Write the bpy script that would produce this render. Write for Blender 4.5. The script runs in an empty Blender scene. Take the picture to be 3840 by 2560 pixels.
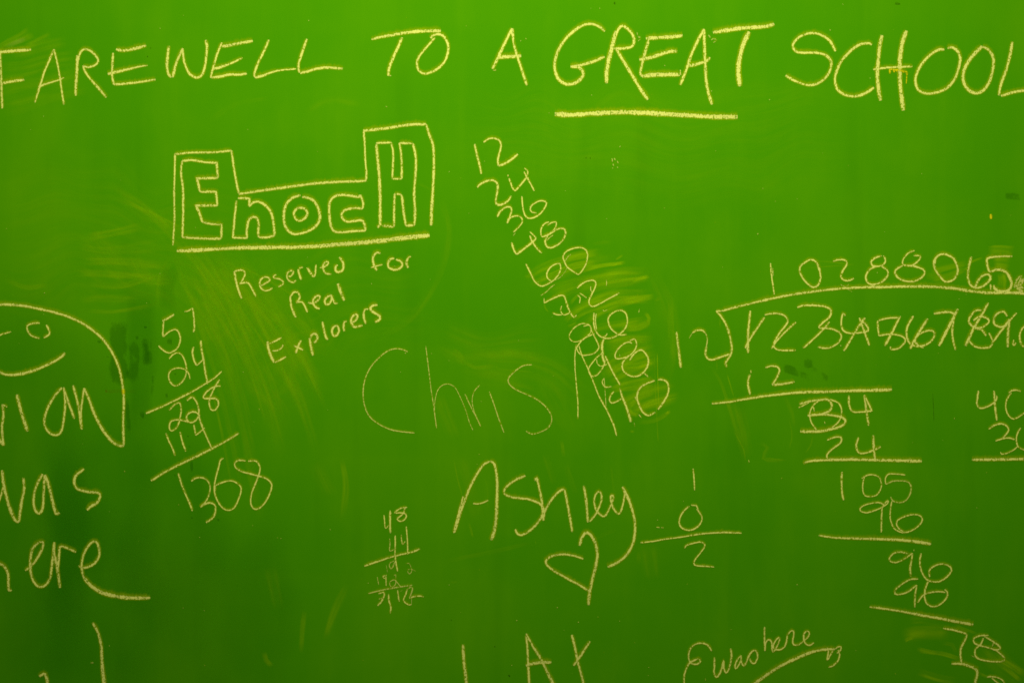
import bpy, math, random
from mathutils import Vector, noise as mnoise

scene = bpy.context.scene
PXM = 1.8 / 3840.0                      # metres of board per unit of the traced drawings
BW, BH = 3.3, 2.3                       # the board panel

# ------------------------------------------------------------------ camera
cam_data = bpy.data.cameras.new("camera")
cam_data.sensor_width = 36.0
cam_data.lens = 50.0
cam_data.clip_end = 100.0
cam = bpy.data.objects.new("camera", cam_data)
cam.location = (0.0, -2.5, 0.0)
cam.rotation_euler = (math.radians(90), 0, 0)
scene.collection.objects.link(cam)
scene.camera = cam

# ------------------------------------------------------------------ room light
world = bpy.data.worlds.new("World")
scene.world = world
world.use_nodes = True
bg = world.node_tree.nodes["Background"]
bg.inputs["Color"].default_value = (1.0, 0.97, 0.27, 1)
bg.inputs["Strength"].default_value = 0.03

def ceiling_lamp(x, y, z, aim_z, sx, sy, power):
    d = bpy.data.lights.new("ceiling_lamp", 'AREA')
    d.shape = 'RECTANGLE'; d.size = sx; d.size_y = sy
    d.energy = power; d.color = (1.0, 0.97, 0.27)
    o = bpy.data.objects.new("ceiling_lamp", d)
    o.location = (x, y, z)
    o.rotation_euler = (Vector((x, 0.0, aim_z)) - Vector((x, y, z))).to_track_quat('-Z', 'Y').to_euler()
    scene.collection.objects.link(o)
ceiling_lamp(0.02, -1.36, 0.98, 0.26, 1.9, 0.5, 30.0)

scene.view_settings.view_transform = 'Standard'
scene.view_settings.look = 'None'
scene.view_settings.exposure = 0.0
scene.view_settings.gamma = 1.0
scene.cycles.use_denoising = False
scene.cycles.transparent_max_bounces = 32
scene.cycles.max_bounces = 6

# ------------------------------------------------------------------ materials
class NT:
    """A small node-tree builder."""
    def __init__(self, name):
        self.m = bpy.data.materials.new(name); self.m.use_nodes = True
        self.t = self.m.node_tree
        self.bsdf = self.t.nodes["Principled BSDF"]
        self.out = self.t.nodes["Material Output"]
    def n(self, kind, **kw):
        x = self.t.nodes.new(kind)
        for k, v in kw.items(): setattr(x, k, v)
        return x
    def put(self, sock, v):
        if isinstance(v, bpy.types.NodeSocket): self.t.links.new(v, sock)
        else: sock.default_value = v
    def math(self, op, a, b=None, c=None, clamp=False):
        x = self.n("ShaderNodeMath", operation=op, use_clamp=clamp)
        for i, v in enumerate((a, b, c)):
            if v is not None: self.put(x.inputs[i], v)
        return x.outputs[0]
    def ramp(self, v, a, b, lo=0.0, hi=1.0):
        x = self.n("ShaderNodeMapRange", interpolation_type='SMOOTHSTEP')
        self.put(x.inputs[0], v)
        for i, q in zip((1, 2, 3, 4), (a, b, lo, hi)): x.inputs[i].default_value = q
        return x.outputs[0]
    def attr(self, name):
        return self.n("ShaderNodeAttribute", attribute_name=name)
    def noise(self, vec, scale, detail=2.0, rough=0.5, mapping=None):
        if mapping:
            mp = self.n("ShaderNodeMapping"); mp.inputs["Scale"].default_value = mapping
            self.put(mp.inputs["Vector"], vec); vec = mp.outputs[0]
        x = self.n("ShaderNodeTexNoise")
        self.put(x.inputs["Vector"], vec)
        x.inputs["Scale"].default_value = scale
        x.inputs["Detail"].default_value = detail
        x.inputs["Roughness"].default_value = rough
        return x.outputs["Fac"]
    def mix(self, fac, a, b):
        x = self.n("ShaderNodeMix", data_type='RGBA')
        self.put(x.inputs["Factor"], fac); self.put(x.inputs["A"], a); self.put(x.inputs["B"], b)
        return x.outputs["Result"]
    def coords(self):
        return self.n("ShaderNodeNewGeometry").outputs["Position"]

def board_material():
    k = NT("green_chalkboard")
    p = k.coords()
    speck = k.noise(p, 900.0, 1.0)
    fine = k.noise(p, 260.0, 2.0)
    cloud = k.noise(p, 3.2, 5.0, 0.55)
    swirl = k.noise(p, 9.0, 4.0, 0.6, (1.0, 1.0, 0.35))
    runs = k.noise(p, 30.0, 3.0, 0.6, (1.0, 1.0, 0.045))
    rows = k.noise(p, 20.0, 2.0, 0.6, (0.05, 1.0, 1.0))
    base = k.mix(k.ramp(speck, 0.25, 0.75), (0.050, 0.298, 0.0002, 1), (0.078, 0.352, 0.0002, 1))
    dust = k.math('MULTIPLY', k.ramp(cloud, 0.38, 0.70), 0.060)
    dust = k.math('ADD', dust, k.math('MULTIPLY', k.ramp(swirl, 0.45, 0.8), 0.045))
    dust = k.math('ADD', dust, k.math('MULTIPLY', k.ramp(runs, 0.5, 0.8), 0.016))
    dust = k.math('ADD', dust, k.math('MULTIPLY', k.ramp(rows, 0.55, 0.8), 0.010))
    dust = k.math('ADD', dust, k.math('MULTIPLY', k.ramp(fine, 0.68, 0.8), 0.03))
    col = k.mix(dust, base, (0.40, 0.74, 0.002, 1))
    wet = k.math('MULTIPLY', k.ramp(k.noise(p, 14.0, 3.0, 0.5, (1.0, 1.0, 0.12)), 0.55, 0.8), 0.22)
    col = k.mix(wet, col, (0.035, 0.235, 0.0003, 1))
    k.put(k.bsdf.inputs["Base Color"], col)
    k.put(k.bsdf.inputs["Roughness"], k.math('ADD', 0.62, k.math('MULTIPLY', cloud, 0.1)))
    k.bsdf.inputs["Specular IOR Level"].default_value = 0.03
    bp = k.n("ShaderNodeBump"); bp.inputs["Strength"].default_value = 0.12
    bp.inputs["Distance"].default_value = 0.0004
    k.put(bp.inputs["Height"], fine); k.put(k.bsdf.inputs["Normal"], bp.outputs[0])
    return k.m

def chalk_material(name, colour, dust_colour):
    """Chalk pulled over a matt board: grain breaks the stroke up, thin dust lies beside it."""
    k = NT(name)
    p = k.coords()
    v = k.math('ABSOLUTE', k.attr("cross").outputs["Fac"])
    press = k.attr("press").outputs["Fac"]
    grain = k.noise(p, 360.0, 2.5, 0.7, (1.0, 1.0, 0.75))
    coarse = k.noise(p, 120.0, 2.0, 0.5)
    core = k.ramp(v, 0.50, 1.15, 1.0, 0.0)
    body = k.math('MULTIPLY', core, k.math('MULTIPLY_ADD', press, 0.42, 0.60))
    g = k.math('ADD', k.math('MULTIPLY', k.math('SUBTRACT', grain, 0.5), 3.7),
               k.math('MULTIPLY', k.math('SUBTRACT', coarse, 0.5), 0.85))
    a1 = k.ramp(k.math('ADD', body, g), 0.30, 0.95)
    halo = k.math('MULTIPLY', k.ramp(v, 0.6, 2.3, 1.0, 0.0), press)
    a2 = k.math('MULTIPLY', k.math('MULTIPLY', halo, k.ramp(grain, 0.25, 0.75, 0.45, 1.0)), 0.85)
    a1c = k.math('MULTIPLY', a1, k.ramp(v, 1.05, 1.6, 1.0, 0.0))
    alpha = k.math('MAXIMUM', k.math('MULTIPLY', a1c, k.math('MULTIPLY_ADD', press, 0.80, 0.18, clamp=True)), a2, clamp=True)
    col = k.mix(k.ramp(a1c, 0.1, 0.8), dust_colour, colour)
    k.put(k.bsdf.inputs["Base Color"], col)
    k.bsdf.inputs["Roughness"].default_value = 0.95
    k.bsdf.inputs["Specular IOR Level"].default_value = 0.05
    k.put(k.bsdf.inputs["Alpha"], alpha)
    return k.m

def smear_material(name, colour, gain, streaky=True):
    k = NT(name)
    uv = k.attr("smear_uv").outputs["Vector"]
    press = k.attr("press").outputs["Fac"]
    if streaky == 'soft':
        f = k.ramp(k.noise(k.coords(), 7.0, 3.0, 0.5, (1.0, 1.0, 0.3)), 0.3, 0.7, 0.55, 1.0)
    elif streaky:
        s = k.noise(uv, 1.0, 4.0, 0.62, (5.0, 9.0, 1.0))
        blot = k.noise(uv, 1.0, 2.0, 0.5, (18.0, 2.2, 1.0))
        f = k.math('MULTIPLY', k.ramp(s, 0.34, 0.70, 0.12, 1.0), k.ramp(blot, 0.25, 0.75, 0.45, 1.0))
    else:
        f = k.ramp(k.math('ADD', press, k.math('MULTIPLY', k.math('SUBTRACT',
                   k.noise(k.coords(), 34.0, 4.0, 0.6, (1.0, 1.0, 0.6)), 0.5), 2.4)), 0.22, 0.62)
    fine = k.ramp(k.noise(k.coords(), 500.0, 2.0), 0.2, 0.8, 0.75, 1.0)
    cover = k.math('MULTIPLY', f, press) if streaky else k.math('MULTIPLY', f, k.math('MULTIPLY', press, 6.0, clamp=True))
    a = k.math('MULTIPLY', cover, k.math('MULTIPLY', fine, gain), clamp=True)
    k.bsdf.inputs["Base Color"].default_value = colour
    k.bsdf.inputs["Roughness"].default_value = 0.9
    k.bsdf.inputs["Specular IOR Level"].default_value = 0.05
    k.put(k.bsdf.inputs["Alpha"], a)
    return k.m

M_BOARD = board_material()
M_CHALK = chalk_material("white_chalk", (0.82, 0.88, 0.53, 1), (0.44, 0.64, 0.003, 1))
M_SMEAR = smear_material("rubbed_chalk", (0.43, 0.78, 0.002, 1), 0.62)
M_SMEAR2 = smear_material("thick_rubbed_chalk", (0.66, 0.80, 0.30, 1), 0.55)
M_DAMP = smear_material("damp_board", (0.030, 0.215, 0.0002, 1), 0.30, False)
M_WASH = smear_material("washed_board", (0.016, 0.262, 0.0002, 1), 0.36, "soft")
M_TAPE = smear_material("old_tape_glue", (0.22, 0.20, 0.004, 1), 0.75)
M_GLUE = chalk_material("yellow_glue", (0.85, 0.80, 0.02, 1), (0.60, 0.62, 0.01, 1))
M_DIRT_SHADOW = chalk_material("dark_dirt_and_shadow", (0.03, 0.12, 0.001, 1), (0.045, 0.20, 0.001, 1))

# ------------------------------------------------------------------ the board
def board():
    bv = 0.004
    verts, faces = [], []
    nx, nz = 24, 16
    x0, x1, z0, z1, y0, y1 = -BW/2, BW/2, -BH/2, BH/2, 0.0, 0.022
    for j in range(nz + 1):
        for i in range(nx + 1):
            verts.append((x0 + bv + (BW - 2*bv) * i / nx, y0, z0 + bv + (BH - 2*bv) * j / nz))
    for j in range(nz):
        for i in range(nx):
            a = j * (nx + 1) + i
            faces.append((a, a + 1, a + nx + 2, a + nx + 1))
    c = len(verts)
    f = [0, nx, (nz + 1) * (nx + 1) - 1, nz * (nx + 1)]
    for (x, z) in ((x0, z0), (x1, z0), (x1, z1), (x0, z1)): verts.append((x, y0 + bv, z))
    for (x, z) in ((x0, z0), (x1, z0), (x1, z1), (x0, z1)): verts.append((x, y1, z))
    edges = [list(range(0, nx + 1)), [r * (nx + 1) + nx for r in range(nz + 1)],
             list(range(nz * (nx + 1) + nx, nz * (nx + 1) - 1, -1)), [r * (nx + 1) for r in range(nz, -1, -1)]]
    for q in range(4):
        r = (q + 1) % 4
        faces.append(tuple([c + q, c + r] + edges[q][::-1]))
        faces.append((c + 4 + q, c + 4 + r, c + r, c + q))
    faces.append((c + 7, c + 6, c + 5, c + 4))
    me = bpy.data.meshes.new("chalkboard"); me.from_pydata(verts, [], faces); me.update()
    me.materials.append(M_BOARD)
    o = bpy.data.objects.new("chalkboard", me)
    scene.collection.objects.link(o)
    o['label'] = "large bright green chalkboard covered with white chalk writing and rubbed-out smears"
    o['category'] = "chalkboard"
board()

# ------------------------------------------------------------------ stroke geometry
REG = {  # where each sketch sheet lies on the board: origin and units per board unit
    1: (0, 80, 3.36), 2: (600, 80, 3.36), 3: (1360, 80, 3.36), 4: (2040, 60, 2.6133), 5: (2920, 80, 2.5565),
    6: (620, 440, 2.2615), 7: (840, 920, 3.1784), 8: (1740, 480, 3.1367), 9: (1920, 880, 3.675),
    10: (2100, 1220, 3.563), 11: (0, 1100, 2.6138), 12: (0, 1700, 1.8233), 13: (520, 1120, 3.563),
    14: (520, 1500, 3.135), 15: (1340, 1280, 2.735), 16: (1660, 1700, 2.613), 17: (1340, 1860, 3.41),
    18: (2380, 1720, 3.5636), 19: (1660, 2300, 3.5636), 20: (2520, 2320, 3.4588), 21: (2500, 900, 3.0157),
    22: (3140, 880, 3.0157), 23: (2640, 1340, 2.6727), 24: (3040, 1720, 3.7327), 25: (3220, 2020, 2.9032),
    26: (3600, 1400, 4.125), 0: (0, 0, 0.6125)}
rnd = random.Random(7)
LAYER = [0]

def to_board(reg, x, y):
    ox, oy, f = REG[reg]
    return ((ox + x / f - 1920.0) * PXM, (1280.0 - (oy + y / f)) * PXM)

def smooth(pts, step, poly):
    out = []
    n = len(pts)
    for i in range(n - 1):
        p1, p2 = Vector(pts[i]), Vector(pts[i + 1])
        p0 = Vector(pts[i - 1]) if i > 0 else p1 * 2 - p2
        p3 = Vector(pts[i + 2]) if i < n - 2 else p2 * 2 - p1
        k = max(2, int((p2 - p1).length / step))
        for j in range(k):
            t = j / k
            if poly: out.append(p1.lerp(p2, t))
            else:
                out.append(0.5 * ((2 * p1) + (p2 - p0) * t + (2*p0 - 5*p1 + 4*p2 - p3) * t*t
                                  + (3*p1 - p0 - 3*p2 + p3) * t**3))
    out.append(Vector(pts[-1]))
    return out

def parse(spec):
    for s in spec.split(';'):
        s = s.strip()
        if not s: continue
        head, body = s.split(':')
        head = head.strip()
        fl = ''.join(ch for ch in head if ch.isalpha())
        w = [float(q) for q in ''.join(ch for ch in head if not ch.isalpha()).split('-')]
        yield w[0], w[-1], fl, [tuple(float(q) for q in a.split(',')) for a in body.split()]

CROSS = (-2.3, -1.1, -0.55, 0.0, 0.55, 1.1, 2.3)
RAISE = (0.0, 0.00002, 0.00005, 0.00006, 0.00005, 0.00002, 0.0)

class Strokes:
    def __init__(self):
        self.v, self.f, self.c, self.p = [], [], [], []
    def add(self, reg, spec):
        f = REG[reg][2]
        for w0, w1, fl, pts in parse(spec):
            LAYER[0] += 1
            base = 0.00022 + LAYER[0] * 0.000001
            pts = [p for i, p in enumerate(pts) if i == 0 or p != pts[i - 1]]
            bp = [to_board(reg, *p) for p in pts]
            line = smooth(bp, 0.003, 'p' in fl)
            n = len(line)
            op = 0.45 if 'f' in fl else (0.68 if 'm' in fl else 1.0)
            seed = rnd.uniform(0, 100)
            total = sum((line[i + 1] - line[i]).length for i in range(n - 1)) or 1e-6
            run = 0.0
            first = len(self.v)
            for i, q in enumerate(line):
                if i: run += (q - line[i - 1]).length
                d = (line[min(i + 1, n - 1)] - line[max(i - 1, 0)])
                d = d.normalized() if d.length > 1e-9 else Vector((1, 0))
                nr = Vector((-d.y, d.x))
                if nr.y < 0: pass
                u = run / total
                half = (w0 + (w1 - w0) * u) / f * PXM * 0.53
                jit = mnoise.noise(Vector((run * 60.0, seed, 0.0)))
                half *= 0.92 + 0.20 * jit
                e = min(run, total - run)
                half *= 0.70 + 0.30 * min(1.0, e / (half * 2.2 + 1e-9))
                pr = op * (0.98 + 0.22 * mnoise.noise(Vector((run * 22.0, seed + 9.0, 0.0))))
                pr *= 0.80 + 0.20 * min(1.0, e / 0.006)
                wob = nr * (half * 0.10 * mnoise.noise(Vector((run * 120.0, seed + 30.0, 0.0))))
                for cx, rz in zip(CROSS, RAISE):
                    pos = q + wob + nr * (half * cx)
                    if abs(cx) > 2.0:                   # loose dust beside the stroke, more of it on the upper side
                        s = 1.0 if cx > 0 else -1.0
                        up = 0.0062 * max(0.0, nr.y * s) * (0.8 + 0.6 * mnoise.noise(Vector((run * 300.0, seed, 7.0))))
                        pos = q + nr * (s * (half * 1.25 + 0.0016 * min(1.0, half / 0.0018) + up * min(1.0, half / 0.0022)))
                    self.v.append((pos.x, -(base + rz + 0.000001 * u), pos.y))
                    self.c.append(cx); self.p.append(max(0.0, pr))
            m = len(CROSS)
            for i in range(n - 1):
                for j in range(m - 1):
                    a = first + i * m + j
                    self.f.append((a, a + m, a + m + 1, a + 1))
    def build(self, name, parent=None, mat=None):
        return finish(name, self.v, self.f, {"cross": self.c, "press": self.p}, None, mat or M_CHALK, parent)

def finish(name, verts, faces, floats, uv, mat, parent):
    xs = [v[0] for v in verts]; zs = [v[2] for v in verts]
    cx, cz = (min(xs) + max(xs)) / 2, (min(zs) + max(zs)) / 2
    me = bpy.data.meshes.new(name)
    me.from_pydata([(x - cx, y, z - cz) for x, y, z in verts], [], faces); me.update()
    for k, vals in floats.items():
        me.attributes.new(k, 'FLOAT', 'POINT').data.foreach_set("value", vals)
    if uv:
        me.attributes.new("smear_uv", 'FLOAT_VECTOR', 'POINT').data.foreach_set("vector", [q for t in uv for q in t])
    me.materials.append(mat)
    o = bpy.data.objects.new(name, me)
    scene.collection.objects.link(o)
    o.location = (cx, 0, cz)
    if parent:
        o.parent = parent
        w = parent
        while w is not None:
            o.location -= w.location
            w = w.parent
    return o

def tag(o, label, cat, group=None):
    o['label'] = label; o['category'] = cat
    if group: o['group'] = group
    return o

def empty(name, at, parent=None):
    o = bpy.data.objects.new(name, None)
    o.empty_display_size = 0.02
    scene.collection.objects.link(o)
    o.location = (at[0], 0, at[1])
    if parent:
        o.parent = parent; o.location -= parent.location
    return o

def glyph(name, reg, spec, parent):
    s = Strokes()
    if isinstance(reg, int): s.add(reg, spec)
    else:
        for r, q in zip(reg, spec): s.add(r, q)
    return s.build(name, parent)

def first_point(reg, spec):
    if not isinstance(reg, int): reg, spec = reg[0], spec[0]
    return to_board(reg, *next(parse(spec))[3][0])

def writing(name, label, cat, items, group=None):
    """items: (part_name, region, strokes) or (part_name, [sub items]) for a word or number."""
    it = items[0]
    if isinstance(it[1], list): it = it[1][0]
    root = tag(empty(name, first_point(it[1], it[2])), label, cat, group)
    for it in items:
        if isinstance(it[1], list):
            w = empty(it[0], first_point(it[1][0][1], it[1][0][2]), root)
            if len(it) > 2: w['label'] = it[2]
            for sub in it[1]: glyph(sub[0], sub[1], sub[2], w)
        else:
            glyph(it[0], it[1], it[2], root)
    return root

def L(reg, *specs, kind='letter'): return [(kind, reg, s) for s in specs]
def D(reg, *specs): return L(reg, *specs, kind='digit')

# ------------------------------------------------------------------ the writing on the board
writing("chalk_headline", "big capital headline FAREWELL TO A GREAT SCHOOL across the top of the green board", "chalk lettering", [
 ("word", L(1,
  "28:-12,370 0,400 10,560 15,700 20,900 30,1100;40:-60,398 0,393 130,380 392,360;34:22,785 150,760 305,738",
  "24:682,355 620,500 560,640 510,800 440,1025;24:682,355 720,520 750,680 775,850 805,1050;28-16:485,828 600,785 700,755 760,735 808,712",
  "34:975,430 972,560 965,700 957,830 955,940;28:985,500 1005,420 1040,365 1085,355 1140,375 1200,430 1237,485 1225,530 1180,565 1110,580 1045,565;24-32:1045,560 1075,640 1130,720 1220,820 1290,900 1340,962",
  "28:1425,400 1420,500 1415,600 1415,700 1435,800;30:1435,800 1600,785 1780,765 1960,735;42-20:1358,667 1450,645 1600,610 1750,575 1860,558;38:1462,355 1540,372 1640,360 1740,335 1845,308")
  + L(2,
  "36:112,310 98,430 88,560 105,660 140,712;36:160,710 185,600 225,480 287,340;28-34:287,345 288,400 310,530 370,660 450,710 500,702 545,650 570,550 585,430 593,330 575,238",
  "26:780,268 720,420 670,590 645,690 640,718;40:768,320 880,305 1020,275 1170,250;36-22:665,605 780,575 900,530 985,490 1040,462;34:645,712 760,700 880,672 1000,675 1095,660",
  "30:1372,235 1320,360 1240,520 1190,660 1195,705;36-16:1195,715 1300,685 1420,640 1560,615 1715,602",
  "32:1852,225 1790,400 1750,530 1745,600 1760,650;34:1765,655 1870,630 1980,600 2100,585 2200,590 2305,600")),
 ("word", L(3,
  "30-46:110,230 240,200 400,170 560,145 750,125 900,122 985,128;34:498,205 450,320 380,470 335,590 322,690",
  "34-26:855,215 890,180 950,165 1010,185 1060,255 1080,340 1060,450 1010,540 920,615 830,655 760,660 700,610 685,540 705,460 770,370 840,290 912,208")),
 ("word", L(3,
  "36:1885,90 1850,160 1780,300 1720,430 1635,605;30:1887,90 1895,220 1920,350 1960,480 2010,630 2070,812;48:1700,465 1800,450 1900,445 1998,438")),
 ("word", L(4,
  "26-32:595,155 540,105 460,80 380,95 300,145 210,230 135,350 105,470 115,560 150,630 220,670 300,660 360,620 385,570 360,520 320,500 260,500;30:260,500 340,490 430,465 520,435 594,400",
  "40:705,150 670,290 635,430 615,550 612,662;28:690,230 730,130 770,100 820,130 870,190 882,260 855,305 790,318 690,322;28-34:705,320 770,430 850,560 940,710 1018,822",
  "26:1025,235 985,380 955,500 945,570 960,595;38:998,222 1100,215 1230,208 1358,195;36:933,430 1020,415 1140,380 1230,350 1308,348;40:960,595 1060,580 1180,575 1332,577;12:1340,580 1335,530",
  "26:1568,130 1500,260 1440,390 1405,500 1335,682;28:1568,130 1572,300 1580,470 1590,640 1615,770 1647,870;38-24:1408,490 1490,475 1590,445 1628,408",
  "40:1655,162 1800,140 1950,120 2100,112 2200,100 2255,78;44:2010,155 1955,270 1920,400 1905,540 1918,692")
  + [("underline", 4, "48:105,963 300,970 500,955 750,945 1000,950 1250,965 1500,980 1700,990 1897,990")],
  "underlined word GREAT"),
 ("word", L(5,
  "24:545,290 490,190 400,130 310,115 210,145 150,200 135,245 165,290 230,302 330,302 430,318 490,365 505,420 480,500 420,570 350,605 270,612 160,575 65,520",
  "24-26:893,228 860,212 780,225 690,285 600,385 550,500 540,580 565,655 620,700 690,720 780,712 850,680 914,635",
  "36:992,135 970,230 955,370 945,500 955,640 977,762;40:1225,90 1185,210 1165,340 1160,470 1165,620 1180,750 1195,857;20:905,464 1020,448 1150,440 1283,434",
  "26:1588,274 1530,275 1440,335 1360,430 1315,530 1315,610 1350,670 1430,695 1530,680 1620,635 1690,550 1725,450 1740,360 1715,290 1660,250 1618,262",
  "36-24:1950,240 1880,310 1810,400 1770,500 1775,590 1820,660 1890,690 1960,665 2020,580 2055,450 2055,350 2010,275 1950,243",
  "26:2240,195 2220,320 2180,470 2130,610 2110,712;26:2130,717 2220,690 2300,672 2460,650")),
])

writing("chalk_sketch", "outlined bubble letters EnocH inside a stepped chalk frame, above Reserved for Real Explorers", "chalk lettering", [
 ("frame_outline", 6, "15:83,305 80,450 75,650 78,850 70,1000 65,1088;18:83,314 220,300 400,298 565,283;18:562,283 580,420 605,560 622,648;22:622,652 800,625 1000,597 1250,564 1450,548 1700,540;16:1698,545 1705,480 1695,350 1690,220 1682,105;24:1680,115 1900,90 2080,62 2215,60;18-24:2212,60 2235,140 2270,240 2278,400 2270,600 2258,800 2255,918;30-38:97,1133 300,1125 600,1108 900,1103 1200,1098 1500,1075 1800,1050 2000,1025 2242,1000"),
 ("letter", 6, "20p:145,370 220,362 340,382 435,388 447,515;22p:447,515 268,518 295,632;20p:295,632 430,632 442,750;22p:442,748 260,748 285,800 315,890;20p:315,890 395,905 477,910 475,1030;20p:475,1030 300,1028 145,1018;18:145,1018 152,800 150,600 135,500 135,430 145,368"),
 ("letter", 6, "18p:603,705 585,880 573,1020 697,1023;20:695,1022 690,970 705,880 745,845 780,860 792,910 788,970 792,1018;20:792,1018 860,1018 928,1005;22:927,1005 918,900 895,805 840,740 780,715 740,725 710,758;20p:710,758 714,690 615,685"),
 ("letter", 6, "22:1148,662 1075,685 1020,750 1005,850 1020,930 1065,980 1120,990 1200,970 1275,925 1310,860 1300,780 1260,710 1200,680 1160,678;20:1125,765 1090,810 1105,860 1140,878 1185,855 1205,815 1180,775 1115,766"),
 ("letter", 6, "22:1650,655 1640,675 1580,668 1500,658 1430,675 1395,720 1390,800 1400,900 1425,960 1480,975 1600,965 1700,960;20:1698,960 1690,915 1665,875 1600,880 1540,885 1505,860 1495,820 1530,785 1600,770 1672,778;20:1670,778 1678,730 1653,656"),
 ("letter", 6, "24p:1800,937 1822,910 1822,700 1815,500 1800,350 1790,225;16p:1787,220 1918,215;16:1915,215 1932,300 1930,420 1925,522;16p:1923,522 2007,522;18:2005,522 2005,420 1998,300 1985,217;18p:1985,218 2102,222;20:2100,222 2125,350 2120,500 2110,650 2118,800 2112,916;22p:2112,915 2038,920;20:2040,920 2020,800 2010,700 2000,655;18p:2002,655 1943,650;18:1945,650 1940,780 1940,928;22p:1942,928 1838,920"),
])

writing("chalk_note", "slanted three-line note Reserved for Real Explorers below the framed bubble letters", "chalk lettering", [
 ("word", L(7,
  "26:122,310 145,430 175,540 210,632;20:125,315 165,298 225,300 250,330 235,390 190,460;22:190,460 240,445 290,450 330,510 382,612",
  "22:445,480 500,450 548,415 530,385 485,378 445,400 425,450 440,510 490,540 540,530 580,505",
  "20:625,350 592,365 600,390 660,400 700,425 705,455 685,475 648,494",
  "22:760,370 800,365 830,320 800,300 760,325 750,380 785,430 830,440 858,415",
  "24:883,285 895,340 922,412;18:890,310 905,270 942,264",
  "26:988,263 1040,340 1075,378;20:1077,377 1090,320 1095,225",
  "22:1142,270 1200,255 1245,215 1225,195 1185,225 1185,290 1215,335 1282,345",
  "26:1355,232 1330,255 1330,300 1365,320 1410,300 1425,240 1405,180 1373,142")),
 ("word", L(7,
  "28:1865,95 1830,85 1790,115 1775,180 1790,240 1822,300;18:1750,265 1820,245 1892,228",
  "28:2030,157 1985,165 1955,210 1965,265 2020,290 2085,280 2125,240 2110,195 2048,168",
  "26:2185,158 2175,215 2192,270;18:2180,205 2195,150 2230,133")),
 ("word", L(7,
  "26:790,605 795,690 820,780 855,857;22:792,612 830,560 880,560 905,610 885,655 858,688;22:860,685 910,670 945,690 970,740 995,797",
  "24:1000,680 1050,690 1110,665 1145,610 1110,600 1065,640 1065,700 1100,740 1142,755",
  "26:1275,595 1230,615 1200,660 1215,705 1255,695 1285,640 1275,585;24:1275,590 1300,650 1325,690 1357,688",
  "32:1356,455 1390,550 1432,658")),
 ("word", L(7,
  "34:520,1143 530,1230 565,1330 602,1397;22:602,1395 660,1370 742,1323;18:578,1255 640,1250 690,1215 702,1180;20:543,1170 610,1140 687,1098",
  "26:920,1128 885,1200 855,1282;24:833,1193 890,1220 942,1246",
  "32:1018,1105 1035,1200 1060,1312;28:1030,1110 1050,1060 1090,1055 1115,1090 1100,1140 1068,1160",
  "28:1172,908 1190,1000 1215,1090 1234,1127",
  "28:1330,953 1295,985 1288,1040 1310,1080 1350,1065 1370,1015 1355,965 1325,955",
  "26:1430,920 1425,970 1436,1026;20:1425,950 1440,910 1467,905",
  "28:1530,920 1580,880 1590,830 1560,825 1525,860 1515,910 1545,965 1590,970 1652,953",
  "24:1665,790 1668,860 1690,937;18:1665,810 1680,765 1720,759",
  "30:1830,712 1780,715 1745,745 1765,785 1830,825 1860,850 1855,885 1798,916")),
])

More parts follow.
